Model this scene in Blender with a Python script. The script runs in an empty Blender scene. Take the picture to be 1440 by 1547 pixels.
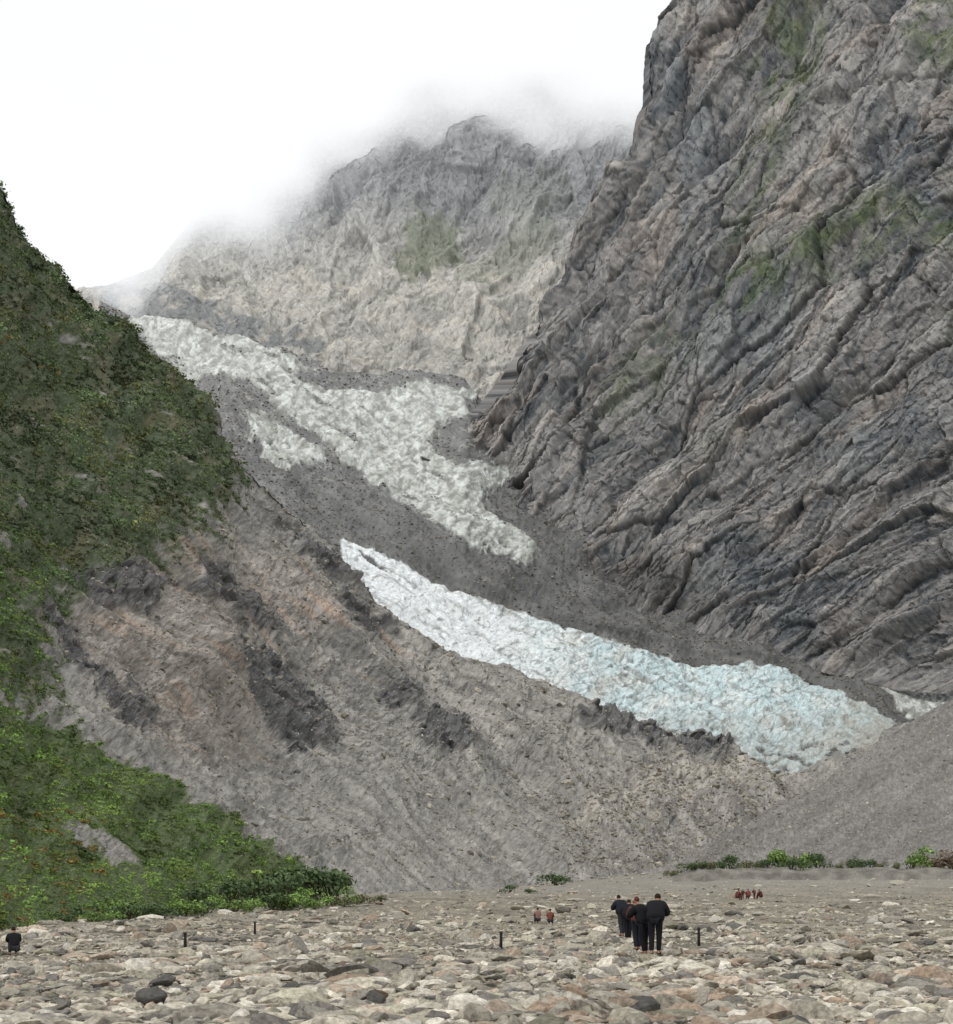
import bpy, math, random
import numpy as np
from mathutils import Vector, Matrix
random.seed(7); rng=np.random.default_rng(11)
COL=bpy.context.scene.collection
F=1738.0; H=1.7; CX=720.0; HY=1355.0

# ---------------------------------------------------------------- helpers
def lin(c):
    c=np.asarray(c,float)/255.0
    return np.where(c<=0.04045,c/12.92,((c+0.055)/1.055)**2.4)
def tag(o,label=None,cat=None,group=None,kind=None):
    if label:o['label']=label
    if cat:o['category']=cat
    if group:o['group']=group
    if kind:o['kind']=kind
    return o
def h32(ix,iy,seed):
    with np.errstate(over='ignore'):
        h=(ix.astype(np.uint32)*np.uint32(374761393)+iy.astype(np.uint32)*np.uint32(668265263)+np.uint32(seed*2246822519&0xffffffff))
        h=(h^(h>>np.uint32(13)))*np.uint32(1274126177)
        h=h^(h>>np.uint32(16)); h=h*np.uint32(2654435761); h=h^(h>>np.uint32(15))
    return h
def noise(x,y,seed=0):
    xi=np.floor(x).astype(np.int64); yi=np.floor(y).astype(np.int64)
    xf=x-xi; yf=y-yi
    u=xf**3*(xf*(xf*6-15)+10); v=yf**3*(yf*(yf*6-15)+10)
    def g(i,j):
        a=h32((xi+i)&0xffffffff,(yi+j)&0xffffffff,seed).astype(np.float64)*(2*math.pi/4294967296.0)
        return np.cos(a)*(xf-i)+np.sin(a)*(yf-j)
    n=(g(0,0)*(1-u)+g(1,0)*u)*(1-v)+(g(0,1)*(1-u)+g(1,1)*u)*v
    return n*1.5
def facet(x,y,seed=0,slope=1.0):
    """angular block relief: every cell is a tilted plane; returns height, distance to the crack, cell random"""
    xi=np.floor(x).astype(np.int64);yi=np.floor(y).astype(np.int64)
    F1=np.full(x.shape,9.0);F2=np.full(x.shape,9.0);hv=np.zeros(x.shape);cr=np.zeros(x.shape)
    for i in(-1,0,1):
        for j in(-1,0,1):
            a=h32((xi+i)&0xffffffff,(yi+j)&0xffffffff,seed);b=h32((xi+i)&0xffffffff,(yi+j)&0xffffffff,seed+97)
            ox=(a&np.uint32(1023))/1023.;oy=((a>>np.uint32(10))&np.uint32(1023))/1023.
            r=((b)&np.uint32(1023))/1023.;gx=((b>>np.uint32(10))&np.uint32(1023))/511.5-1;gy=((b>>np.uint32(20))&np.uint32(1023))/511.5-1
            dx=x-(xi+i+ox);dy=y-(yi+j+oy);d=dx*dx+dy*dy
            near=d<F1
            F2=np.where(near,F1,np.minimum(F2,d))
            hv=np.where(near,(r-.5)+slope*(gx*dx+gy*dy),hv);cr=np.where(near,r,cr);F1=np.where(near,d,F1)
    return hv,np.sqrt(F2)-np.sqrt(F1),cr
def fbm(x,y,o=4,seed=0,gain=.5):
    s=0;a=1;t=0
    for k in range(o):
        s=s+a*noise(x*2**k+k*17.3,y*2**k-k*9.1,seed+k);t+=a;a*=gain
    return s/t*1.4
def ridged(x,y,o=4,seed=0,gain=.55):
    s=0;a=1;t=0
    for k in range(o):
        s=s+a*(1-2*np.abs(noise(x*2**k+k*7.7,y*2**k+k*3.3,seed+k)));t+=a;a*=gain
    return s/t
def saw(t,drop=.2):
    """slab profile: slow ramp then a sharp step"""
    f=t-np.floor(t)
    return np.where(f<1-drop,f/(1-drop),(1-f)/drop)-.5
def sstep(a,b,x):
    t=np.clip((x-a)/(b-a),0,1);return t*t*(3-2*t)
def blur(A,n):
    for _ in range(n):
        P=np.pad(A,1,mode='edge')
        A=(P[1:-1,1:-1]*2+P[:-2,1:-1]+P[2:,1:-1]+P[1:-1,:-2]+P[1:-1,2:])/6
    return A
def wide(A,n):
    """wide blur through a coarse copy"""
    R,C=A.shape;B=blur(A[::6,::6],n)
    ri=np.linspace(0,B.shape[0]-1,R);ci=np.linspace(0,B.shape[1]-1,C)
    r0=np.floor(ri).astype(int);r1=np.minimum(r0+1,B.shape[0]-1);fr=(ri-r0)[:,None]
    c0=np.floor(ci).astype(int);c1=np.minimum(c0+1,B.shape[1]-1);fc=(ci-c0)[None,:]
    T=B[r0]*(1-fr)+B[r1]*fr
    return T[:,c0]*(1-fc)+T[:,c1]*fc
def inpoly(x,y,pts):
    r=np.zeros(x.shape,bool);n=len(pts)
    for i in range(n):
        x1,y1=pts[i];x2,y2=pts[(i+1)%n]
        if y1==y2:continue
        c=((y1>y)!=(y2>y))&(x<(x2-x1)*(y-y1)/(y2-y1)+x1)
        r^=c
    return r
def ground(x,y):
    x=np.asarray(x,float);y=np.asarray(y,float)
    r=np.minimum(y,450)-75
    z=0.02*(np.sqrt(r*r+400)+r)/2
    z=z+3.2*sstep(15,55,x)*sstep(140,290,y)
    z=z+0.16*fbm(x/7,y/9,3,5)*sstep(0,15,y)+0.05*fbm(x/1.3,y/1.6,2,9)
    return z
def gz(x,y): return float(ground(np.array([x]),np.array([y]))[0])

def nmat(name,rough=.9):
    m=bpy.data.materials.new(name);m.use_nodes=True
    nt=m.node_tree;b=nt.nodes['Principled BSDF'];b.inputs['Roughness'].default_value=rough
    b.inputs['Specular IOR Level'].default_value=.15
    return m,nt,b
def terrain_mat(name,sc=(8,8),contrast=.5,bump=1.0,bscale=20,fade=False,rough=.95,spec=.1,speck=None):
    m,nt,b=nmat(name,rough);N=nt.nodes;L=nt.links
    b.inputs['Specular IOR Level'].default_value=spec
    a=N.new('ShaderNodeAttribute');a.attribute_name='Col'
    s=N.new('ShaderNodeAttribute');s.attribute_name='suv'
    mp=N.new('ShaderNodeMapping');mp.inputs['Scale'].default_value=(sc[0],sc[1],1)
    L.new(s.outputs['Vector'],mp.inputs['Vector'])
    n=N.new('ShaderNodeTexNoise');n.inputs['Scale'].default_value=1;n.inputs['Detail'].default_value=6;n.inputs['Roughness'].default_value=.75
    L.new(mp.outputs[0],n.inputs['Vector'])
    r=N.new('ShaderNodeMapRange');r.inputs['From Min'].default_value=.3;r.inputs['From Max'].default_value=.7
    r.inputs['To Min'].default_value=1-contrast;r.inputs['To Max'].default_value=1+contrast
    L.new(n.outputs['Fac'],r.inputs['Value'])
    mul=N.new('ShaderNodeVectorMath');mul.operation='SCALE'
    L.new(a.outputs['Color'],mul.inputs[0]);L.new(r.outputs[0],mul.inputs['Scale'])
    out=mul.outputs[0]
    n2=N.new('ShaderNodeTexNoise');n2.inputs['Scale'].default_value=bscale;n2.inputs['Detail'].default_value=5;n2.inputs['Roughness'].default_value=.7
    L.new(s.outputs['Vector'],n2.inputs['Vector'])
    if speck:
        r2=N.new('ShaderNodeMapRange');r2.inputs['From Min'].default_value=speck[0];r2.inputs['From Max'].default_value=speck[1]
        L.new(n2.outputs['Fac'],r2.inputs['Value'])
        mx=N.new('ShaderNodeMix');mx.data_type='RGBA'
        L.new(r2.outputs[0],mx.inputs[0]);L.new(out,mx.inputs[6]);mx.inputs[7].default_value=(*speck[2],1)
        out=mx.outputs[2]
    L.new(out,b.inputs['Base Color'])
    add=N.new('ShaderNodeMath');add.operation='ADD';L.new(n.outputs['Fac'],add.inputs[0]);L.new(n2.outputs['Fac'],add.inputs[1])
    bp=N.new('ShaderNodeBump');bp.inputs['Strength'].default_value=.8;bp.inputs['Distance'].default_value=bump
    L.new(add.outputs[0],bp.inputs['Height']);L.new(bp.outputs[0],b.inputs['Normal'])
    if fade:
        f=N.new('ShaderNodeAttribute');f.attribute_name='fade'
        t=N.new('ShaderNodeBsdfTransparent');mx=N.new('ShaderNodeMixShader')
        L.new(f.outputs['Fac'],mx.inputs[0]);L.new(t.outputs[0],mx.inputs[1]);L.new(b.outputs[0],mx.inputs[2])
        L.new(mx.outputs[0],N['Material Output'].inputs['Surface'])
    return m

def grid_obj(name,P,color,suv,mat,fade=None,smooth=True):
    R,C=P.shape[:2]
    me=bpy.data.meshes.new(name)
    me.vertices.add(R*C);me.vertices.foreach_set('co',P.reshape(-1).astype(np.float32))
    i=np.arange(R*C).reshape(R,C)
    q=np.stack([i[:-1,:-1],i[:-1,1:],i[1:,1:],i[1:,:-1]],-1).reshape(-1,4)
    me.loops.add(q.size);me.loops.foreach_set('vertex_index',q.reshape(-1).astype(np.int32))
    me.polygons.add(len(q));me.polygons.foreach_set('loop_start',np.arange(0,q.size,4,dtype=np.int32))
    me.update(calc_edges=True)
    me.polygons.foreach_set('use_smooth',np.full(len(q),smooth,bool))
    c=np.ones((R*C,4),np.float32);c[:,:3]=np.clip(color.reshape(-1,3),0.004,.95)
    ca=me.color_attributes.new('Col','FLOAT_COLOR','POINT');ca.data.foreach_set('color',c.reshape(-1))
    sv=np.zeros((R*C,3),np.float32);sv[:,:2]=suv.reshape(-1,2)
    at=me.attributes.new('suv','FLOAT_VECTOR','POINT');at.data.foreach_set('vector',sv.reshape(-1))
    if fade is not None:
        fa=me.attributes.new('fade','FLOAT','POINT');fa.data.foreach_set('value',fade.reshape(-1).astype(np.float32))
    me.materials.append(mat)
    o=bpy.data.objects.new(name,me);COL.objects.link(o);return o

class Sheet:
    """a terrain surface: plan laid out in bearing / elevation columns, then displaced along its normals"""
    def __init__(s,x0,x1,nc,nr,top,bot,dcols,skirt=0,roll=0,nskirt=0,nroll=0,blurn=30):
        px=np.linspace(x0,x1,nc);t=np.linspace(0,1,nr)
        if callable(roll): roll=roll(px)
        tp=np.interp(px,[a for a,_ in top],[b for _,b in top]);bt=np.interp(px,[a for a,_ in bot],[b for _,b in bot])
        k=sorted(dcols);K=len(dcols[k[0]]);tt=np.linspace(0,1,K)
        net=np.array([[np.interp(c,k,[dcols[q][j] for q in k]) for c in px] for j in range(K)])
        D=np.array([[0.0]*nc]*nr)
        for j in range(nc): D[:,j]=np.interp(t,tt,net[:,j])
        D=blur(D,blurn)
        PX=np.broadcast_to(px,(nr,nc)).copy();PY=bt[None,:]+(tp-bt)[None,:]*t[:,None]
        X=(PX-CX)/F*D;Y=D;Z=H+(HY-PY)/F*D
        parts=[(X,Y,Z,PX,PY)]
        if nskirt:
            q=np.linspace(1,0,nskirt,endpoint=False)[:,None]
            d=D[0][None,:]*(1-.12*q);parts.insert(0,((px-CX)[None,:]/F*d,d,Z[0][None,:]-skirt*q,np.broadcast_to(px,d.shape),PY[0][None,:]+20*q))
        if nroll:
            q=(np.arange(1,nroll+1)/nroll)[:,None]
            d=D[-1][None,:]+roll*q
            parts.append(((px-CX)[None,:]/F*d,d,Z[-1][None,:]+roll*(.25*q-.9*q*q),np.broadcast_to(px,d.shape),PY[-1][None,:]-roll*q*.3))
        s.X,s.Y,s.Z,s.PX,s.PY=[np.concatenate([p[i] for p in parts],0) for i in range(5)]
    def normals(s):
        P=np.stack([s.X,s.Y,s.Z],-1)
        du=np.gradient(P,axis=1);dv=np.gradient(P,axis=0)
        n=np.cross(du,dv);n/=np.linalg.norm(n,axis=-1,keepdims=True)+1e-9
        return n
    def displace(s,disp_px):
        n=s.normals();a=disp_px*s.Y/F
        s.P=np.stack([s.X,s.Y,s.Z],-1)+n*a[...,None]
        return s.P
def mixc(A,B,f): return A+(B-A)*f[...,None]

# ---------------------------------------------------------------- stones / clumps
def ico(sub):
    import bmesh
    bm=bmesh.new();bmesh.ops.create_icosphere(bm,subdivisions=sub,radius=1)
    v=np.array([x.co[:] for x in bm.verts]);f=np.array([[q.index for q in p.verts] for p in bm.faces]);bm.free()
    return v,f
def rock_proto(sub,seed,planes=13,k=26,na=.05):
    r=np.random.default_rng(seed);v,f=ico(sub)
    n=r.normal(size=(planes,3));n/=np.linalg.norm(n,axis=1)[:,None];d=r.uniform(.5,1.0,planes)
    dots=v@n.T
    rr=np.where(dots>.05,d/np.maximum(dots,.05),9)
    rad=-np.log(np.exp(-k*np.minimum(rr,3)).sum(1)+math.exp(-k*1.2))/k
    rad+=na*noise(v[:,0]*2.3+seed,v[:,1]*2.3+v[:,2]*1.7,seed)+na*.6*noise(v[:,0]*5+v[:,2]*4,v[:,1]*6+seed,seed+5)
    return v*rad[:,None],f
def rand_rot(N,tilt=.5):
    a=rng.uniform(0,2*math.pi,N);b=rng.normal(0,tilt,N)
    ca,sa,cb,sb=np.cos(a),np.sin(a),np.cos(b),np.sin(b)
    R=np.zeros((N,3,3));R[:,0,0]=ca;R[:,0,1]=-sa*cb;R[:,0,2]=sa*sb;R[:,1,0]=sa;R[:,1,1]=ca*cb;R[:,1,2]=-ca*sb;R[:,2,1]=sb;R[:,2,2]=cb
    return R
def scatter(name,protos,pos,scl,rot,col,mat,vshade=None,smooth=True,pick=None):
    """many small pieces merged into one mesh"""
    V=[];Fc=[];Cc=[];off=0
    N=len(pos)
    if pick is None: pick=rng.integers(0,len(protos),N)
    for k,(pv,pf) in enumerate(protos):
        idx=np.nonzero(pick==k)[0]
        if len(idx)==0:continue
        v=pv[None]*scl[idx][:,None,:]
        v=np.einsum('nij,nkj->nki',rot[idx],v)+pos[idx][:,None,:]
        n=len(pv);V.append(v.reshape(-1,3))
        Fc.append((pf[None]+(np.arange(len(idx))*n)[:,None,None]+off).reshape(-1,pf.shape[1]))
        c=np.repeat(col[idx][:,None,:],n,1)
        if vshade is not None:c=c*vshade[k][None,:,None]
        Cc.append(c.reshape(-1,3));off+=n*len(idx)
    V=np.concatenate(V);Fc=np.concatenate(Fc);Cc=np.concatenate(Cc)
    me=bpy.data.meshes.new(name);me.vertices.add(len(V));me.vertices.foreach_set('co',V.reshape(-1).astype(np.float32))
    w=Fc.shape[1]
    me.loops.add(Fc.size);me.loops.foreach_set('vertex_index',Fc.reshape(-1).astype(np.int32))
    me.polygons.add(len(Fc));me.polygons.foreach_set('loop_start',np.arange(0,Fc.size,w,dtype=np.int32))
    me.update(calc_edges=True)
    me.polygons.foreach_set('use_smooth',np.full(len(Fc),smooth,bool))
    c=np.ones((len(V),4),np.float32);c[:,:3]=np.clip(Cc,.004,.9)
    ca=me.color_attributes.new('Col','FLOAT_COLOR','POINT');ca.data.foreach_set('color',c.reshape(-1))
    me.materials.append(mat);o=bpy.data.objects.new(name,me);COL.objects.link(o);return o
def leaf_proto(seed,K,leaf=.2,flat=.75):
    r=np.random.default_rng(seed);V=[];S=[]
    cen=r.normal(size=(5,3))*.38;cen[:,2]=np.abs(cen[:,2])*.8+.1
    for i in range(K):
        c=cen[r.integers(0,5)];d=r.normal(size=3);d/=np.linalg.norm(d);d[2]=abs(d[2])*.9 if r.random()<.8 else d[2]
        p=c+d*r.uniform(.3,.58);p[2]*=flat
        nn=d+r.normal(size=3)*.6;nn/=np.linalg.norm(nn)
        a=np.cross(nn,r.normal(size=3));a/=np.linalg.norm(a)+1e-9;b=np.cross(nn,a)
        L=leaf*r.uniform(.6,1.3);w=L*r.uniform(.45,.8)
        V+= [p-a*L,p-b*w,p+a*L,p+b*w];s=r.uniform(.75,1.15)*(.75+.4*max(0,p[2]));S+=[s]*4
    return np.array(V),np.arange(4*K).reshape(K,4),np.array(S)
def col_mat(name,rough=.85,nscale=3,contrast=.35,bump=.05,spec=.2):
    m,nt,b=nmat(name,rough);N=nt.nodes;L=nt.links
    b.inputs['Specular IOR Level'].default_value=spec
    a=N.new('ShaderNodeAttribute');a.attribute_name='Col'
    g=N.new('ShaderNodeNewGeometry')
    n=N.new('ShaderNodeTexNoise');n.inputs['Scale'].default_value=nscale;n.inputs['Detail'].default_value=6;n.inputs['Roughness'].default_value=.7
    L.new(g.outputs['Position'],n.inputs['Vector'])
    r=N.new('ShaderNodeMapRange');r.inputs['From Min'].default_value=.3;r.inputs['From Max'].default_value=.7;r.inputs['To Min'].default_value=1-contrast;r.inputs['To Max'].default_value=1+contrast
    L.new(n.outputs['Fac'],r.inputs['Value'])
    mul=N.new('ShaderNodeVectorMath');mul.operation='SCALE';L.new(a.outputs['Color'],mul.inputs[0]);L.new(r.outputs[0],mul.inputs['Scale'])
    L.new(mul.outputs[0],b.inputs['Base Color'])
    if bump:
        bp=N.new('ShaderNodeBump');bp.inputs['Distance'].default_value=bump;bp.inputs['Strength'].default_value=.8
        L.new(n.outputs['Fac'],bp.inputs['Height']);L.new(bp.outputs[0],b.inputs['Normal'])
    return m

# ================================================================ CLIFF (right)
top=[(635,684),(660,668),(690,640),(730,600),(763,560),(788,520),(810,490),(838,425),(860,365),(878,325),(898,290),(918,240),(938,190),(955,140),(968,95),(980,60),(995,25),(1018,-2),(1050,-25),(1110,-60),(1200,-110),(1600,-260)]
bot=[(635,690),(690,708),(720,730),(740,780),(800,890),(900,930),(1000,955),(1180,1000),(1330,1040),(1600,1062)]
S=Sheet(635,1600,720,820,top,bot,{635:[1130,1140,1150,1160,1170],700:[1120,1160,1200,1240,1280],800:[990,1070,1160,1260,1380],900:[940,1050,1160,1280,1420],1000:[920,1030,1130,1260,1420],1200:[880,960,1060,1160,1300],1400:[800,870,950,1040,1160],1600:[700,760,830,910,1010]},roll=lambda q:4+256*sstep(680,860,q),nroll=50,blurn=60)
x,y=S.PX,S.PY
wx=10*fbm(x/150,y/150,3,21);wy=10*fbm(x/150,y/150,3,31)
xx=x+wx;yy=y+wy
b_=yy+.0003*(yy-400)**2+1.25*xx-.00045*(xx-1000)**2
a_=xx*.75-.7*yy
jx=4*fbm(x/16,y/16,3,22);jy=5*fbm(x/16,y/16,3,23)
big=fbm(x/240,y/280,3,3)
lw=.8*fbm(b_/320,a_/460,2,24)
m1=np.clip(.6+.9*fbm(b_/160,a_/300,2,26),.1,1.2);m2=np.clip(.45+1.0*fbm(b_/70,a_/150,2,27),0,1.2)
s1=saw(b_/120+lw+.05*noise(a_/40,b_/40,33),.2);s2=saw(b_/47+2.3*lw+.08*noise(a_/36,b_/36,34),.22);s3=saw(b_/19+4*lw+.15*noise(a_/26,b_/16,35),.3)
f1,e1,c1=facet((b_+jx)/98,(a_+jy)/250,48,.8)
f2,e2,c2=facet((b_+jx)/40,(a_+jy)/100,50,.8)
f3,e3,c3=facet((b_+jx)/17,(a_+jy)/38,60,.9)
f4,e4,c4=facet((x+jx)/8,(y+jy)/8,70,1.0)
r1=ridged(b_/220,a_/1000,1,45)
rg=ridged(b_/95,a_/700,1,46)
r4=fbm(x/8,y/8,3,70,.65)
base_t=.35+.65*sstep(0,60,np.interp(x,[c[0] for c in bot],[c[1] for c in bot])-y)
left_t=sstep(640,720,x)*.8+.2
disp=(21*big+18*r1+16*rg+15*s1*m1+6*s2*m2+1.6*s3+17*blur(f1,1)+9*blur(f2,1)+4.4*f3+2.2*f4+1.2*r4)
disp=(disp-disp.mean()-4)*base_t*left_t
crk=(1-sstep(0,.07,e1))*.9*(c1>.25)+(1-sstep(0,.11,e2))*.6*(c2>.38)+(1-sstep(0,.13,e3))*.35*(c3>.5)
dropz=((b_/120+lw)%1>.8)*.9*np.clip(m1,0,1)+((b_/47+2.3*lw)%1>.8)*.35*np.clip(m2,0,1)
disp-=3.4*crk*base_t*left_t
P=S.displace(disp)
cav=blur(disp,14);cv=np.clip((disp-cav)/7,-1,1)  # cv: hollows darker, ribs lighter; dirt, wet and shadow put into the colour
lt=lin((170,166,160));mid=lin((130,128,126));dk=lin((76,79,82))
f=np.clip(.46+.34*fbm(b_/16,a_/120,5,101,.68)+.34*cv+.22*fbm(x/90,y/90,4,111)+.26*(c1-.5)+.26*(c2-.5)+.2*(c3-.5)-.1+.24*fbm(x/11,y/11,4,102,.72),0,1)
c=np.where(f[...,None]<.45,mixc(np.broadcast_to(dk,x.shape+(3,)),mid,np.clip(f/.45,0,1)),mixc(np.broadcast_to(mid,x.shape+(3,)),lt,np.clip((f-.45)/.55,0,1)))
warm=sstep(.0,.6,fbm(b_/70+9,a_/200,4,121));c=c*(1+warm[...,None]*np.array([.08,.01,-.04]))
bl=sstep(.0,.6,fbm(x/160,y/190,4,131));c=c*(1+bl[...,None]*np.array([-.2,-.14,-.09]))
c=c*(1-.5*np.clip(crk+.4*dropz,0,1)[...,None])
g=np.zeros(x.shape)
for poly,a in [([(1030,490),(1120,430),(1200,350),(1330,300),(1400,300),(1380,350),(1260,400),(1150,450),(1060,500)],.9),([(1130,0),(1230,0),(1260,60),(1210,180),(1150,330),(1100,420),(1110,250),(1150,120)],.7),([(1370,0),(1440,0),(1600,120),(1440,120),(1380,100)],.9),([(1430,290),(1600,260),(1600,430),(1420,390),(1370,340)],.9),([(1400,470),(1600,420),(1600,560),(1440,530)],.6),([(900,580),(980,510),(1050,480),(1000,570),(920,650)],.5),([(1040,640),(1100,600),(1120,640),(1050,700)],.35)]:
    g=np.maximum(g,a*inpoly(x+34*fbm(x/40,y/40,4,141),y+34*fbm(x/40+9,y/40,4,151),poly))
g=wide(g,9)*sstep(-.35,.3,fbm(b_/22,a_/60,4,161)+.08+.25*cv)
gcol=mixc(np.broadcast_to(lin((66,78,58)),x.shape+(3,)),lin((94,104,72)),sstep(-.5,.5,fbm(x/25,y/25,3,171)))
c=mixc(c,gcol,np.clip(g*1.1,0,1)*.8)
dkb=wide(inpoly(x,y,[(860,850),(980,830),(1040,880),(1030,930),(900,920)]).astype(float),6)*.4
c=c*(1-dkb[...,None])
m_cliff=terrain_mat('cliff_rock',(8,5),.4,1.2,12)
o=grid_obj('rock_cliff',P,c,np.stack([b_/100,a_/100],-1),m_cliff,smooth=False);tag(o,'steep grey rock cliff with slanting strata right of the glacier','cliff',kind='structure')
CL=(P,S,g)

# ================================================================ FAR MOUNTAIN
top=[(60,440),(160,432),(230,405),(300,320),(360,260),(450,180),(520,110),(600,50),(700,10),(850,20),(950,40),(1150,30)]
bot=[(60,520),(180,500),(330,545),(430,590),(520,640),(700,690),(850,760),(1150,780)]
S=Sheet(60,1150,720,520,top,bot,{60:[2250,2350,2450,2550,2700],200:[2100,2200,2350,2450,2600],330:[1800,1950,2150,2400,2700],500:[1600,1800,2050,2350,2700],650:[1500,1720,1980,2300,2650],800:[1400,1600,1850,2150,2500],1150:[1400,1550,1750,2000,2300]},blurn=40)
x,y=S.PX,S.PY
edge=np.interp(x,[60,200,290,360,450,520,600,650,720,850,950,1150],[390,390,318,280,215,165,118,98,90,100,108,98])
fade=sstep(0,1,((y-edge)+34*fbm(x/150,y/110,3,271))/np.interp(x,[60,250,400,1150],[60,90,155,160]))
fade=blur(fade,14)
up=sstep(430,280,y)
gx=x+.7*y+14*fbm(x/60,y/60,3,221);gy=y-.5*x
big=fbm(x/140,y/140,3,203)
r1=ridged(gx/90,gy/300,2,210);rr2=ridged(gx/34,gy/130,3,213)
jx=4*fbm(x/12,y/12,3,216);jy=4*fbm(x/12+3,y/12,3,218)
f1,e1,c1=facet((gx+jx)/46,(gy+jy)/90,219,.8);f2,e2,c2=facet((gx+jx)/18,(gy+jy)/34,214,.9);f3,e3,c3=facet((x-.5*y+jx)/9,(y+.5*x+jy)/7,215,1.)
led=saw((y+.45*x)/34+.8*fbm(x/90,y/90,2,217),.3)
disp=17*big+(24*r1+9*rr2)*(.35+.65*up)+7*blur(f1,2)+4*blur(f2,1)+2*f3+3*led*(1-.5*up)
disp=(disp-disp.mean())*sstep(.35,1.0,fade)
crk=(1-sstep(0,.08,e1))*.5*(c1>.3)+(1-sstep(0,.12,e2))*.5*(c2>.4)+(1-sstep(0,.14,e3))*.4*(c3>.5)
P=S.displace(disp-1*crk*fade)
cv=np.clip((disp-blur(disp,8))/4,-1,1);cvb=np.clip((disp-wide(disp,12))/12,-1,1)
up3=up[...,None]
lo=lin((160,157,150));hi=lin((116,117,119))
c=lo*(1-up3)+hi*up3
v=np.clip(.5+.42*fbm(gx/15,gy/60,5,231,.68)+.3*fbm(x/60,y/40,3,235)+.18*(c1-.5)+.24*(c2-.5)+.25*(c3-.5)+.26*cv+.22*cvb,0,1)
c=c*(.52+.84*v[...,None])
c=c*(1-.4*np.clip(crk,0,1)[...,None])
g=np.zeros(x.shape)
for poly,a in [([(590,400),(635,330),(690,335),(700,385),(620,420)],1.),([(690,410),(760,360),(830,330),(850,370),(740,440),(700,440)],.55),([(720,300),(830,250),(880,290),(780,350)],.35)]:
    g=np.maximum(g,a*inpoly(x+18*fbm(x/14,y/14,4,241,.65),y+18*fbm(x/14+9,y/14,4,251,.65),poly))
g=blur(g,5);c=mixc(c,lin((92,98,76)),g*.75)
dkr=blur(inpoly(x+10*fbm(x/18,y/18,3,2),y+10*fbm(x/20,y/20,3,4),[(150,430),(260,430),(360,465),(430,500),(520,520),(480,535),(330,505),(240,485),(160,485)]).astype(float),6);c=mixc(c,lin((98,101,103)),dkr*.8)
tn=sstep(.0,.5,fbm(x/40,y/22,4,261,.6))*sstep(340,450,y);c=mixc(c,lin((186,178,165)),tn*.45)
c=mixc(c,np.array([.60,.62,.63]),np.clip(.08+.06*up+ (1-fade)*.5,0,1))  # aerial haze painted into the rock colour, stronger towards the cloud
m_mt=terrain_mat('distant_rock',(9,9),.32,1.2,16,fade=True)
o=grid_obj('mountain',P,c,np.stack([gx/60,gy/60],-1),m_mt,fade,smooth=False);tag(o,'distant bare rock mountain with its summit lost in cloud','mountain',kind='structure')

# ================================================================ GLACIER
top=[(150,455),(200,478),(330,495),(430,525),(520,560),(700,570),(850,760),(1000,880),(1200,930),(1400,980),(1560,980)]
bot=[(150,540),(200,560),(330,720),(430,800),(520,890),(600,960),(690,1030),(800,1075),(870,1100),(1000,1150),(1200,1185),(1300,1180),(1400,1150),(1560,1100)]
S=Sheet(150,1560,980,540,top,bot,{150:[1250,1500,1750,1950,2150],330:[880,1100,1350,1700,2050],430:[790,960,1180,1480,1850],520:[720,860,1040,1320,1700],690:[680,790,930,1130,1500],850:[680,760,860,970,1150],1000:[680,750,830,910,1020],1200:[680,740,810,880,980],1560:[660,720,790,860,950]},blurn=40)
x,y=S.PX,S.PY
wx=x+20*fbm(x/22,y/16,5,301,.68);wy=y+13*fbm(x/22+5,y/16,5,305,.68)
upper=[(190,470),(330,503),(420,540),(480,560),(575,598),(640,585),(720,588),(700,630),(655,655),(650,688),(700,702),(785,703),(770,722),(735,742),(728,768),(770,800),(805,825),(800,858),(760,845),(700,822),(650,790),(600,752),(560,722),(510,688),(470,655),(420,618),(390,592),(330,570),(290,585),(210,500)]
lower=[(515,812),(560,835),(640,868),(700,893),(800,928),(900,968),(1000,993),(1100,1008),(1180,1012),(1230,1035),(1290,1068),(1350,1092),(1340,1200),(500,1200)]
mini=[(1335,1042),(1450,1046),(1450,1085),(1370,1082)]
patch=[(360,642),(400,636),(440,655),(505,692),(500,706),(430,712),(395,690)]
island=[(440,562),(520,568),(580,582),(560,596),(490,592),(450,577)]
flow=y-.62*x
ice=(inpoly(wx,wy,upper)&~inpoly(wx,wy,island))|inpoly(x+10*fbm(x/20,y/16,5,306,.65),y+10*fbm(x/20,y/16,5,307,.65),lower)|inpoly(wx,y,mini)
ice=ice.astype(float)
strip=sstep(.2,.48,fbm((flow)/15,(x+.6*y)/80,4,309,.62))*(y<870)
ice=ice*(1-.75*strip*sstep(470,560,y))
toe=sstep(-60,30,y-np.interp(x,[500,690,870,1000,1200,1340],[830,990,1070,1112,1140,1115]))*sstep(700,900,x)
ice=ice*(1-.9*toe*sstep(-.05,.3,fbm(x/26,y/14,4,310,.62)))
ice=np.maximum(ice,.85*inpoly(wx,wy,patch)*(1-.6*sstep(.1,.4,fbm(x/12,y/20,3,312))))
lowm=blur((inpoly(x,y,lower)).astype(float),12)
upm=1-lowm
soft=ice*0+blur(ice,7)*lowm+blur(ice,26)*upm+.75*fbm(x/9,y/7,4,308,.72)*(1-.4*lowm)*(1-np.abs(2*blur(ice,14)-1)*.5)
ice=np.clip(sstep(.22,.8,soft),0,1)
wv=9*fbm(x/40,y/40,3,311)
cr=ridged((x-.55*y+wv)/30,(y+.4*x)/26,4,315,.6)
fl=ridged(flow/15+.4*fbm(x/60,y/60,2,313),(x+.6*y)/160,3,314)
f2,e2,c2=facet((x-.5*y+wv)/15,(y+.35*x)/9,316,1.)
f3,e3,c3=facet((x-.5*y+wv)/30,(y+.35*x)/12,317,.8)
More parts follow.
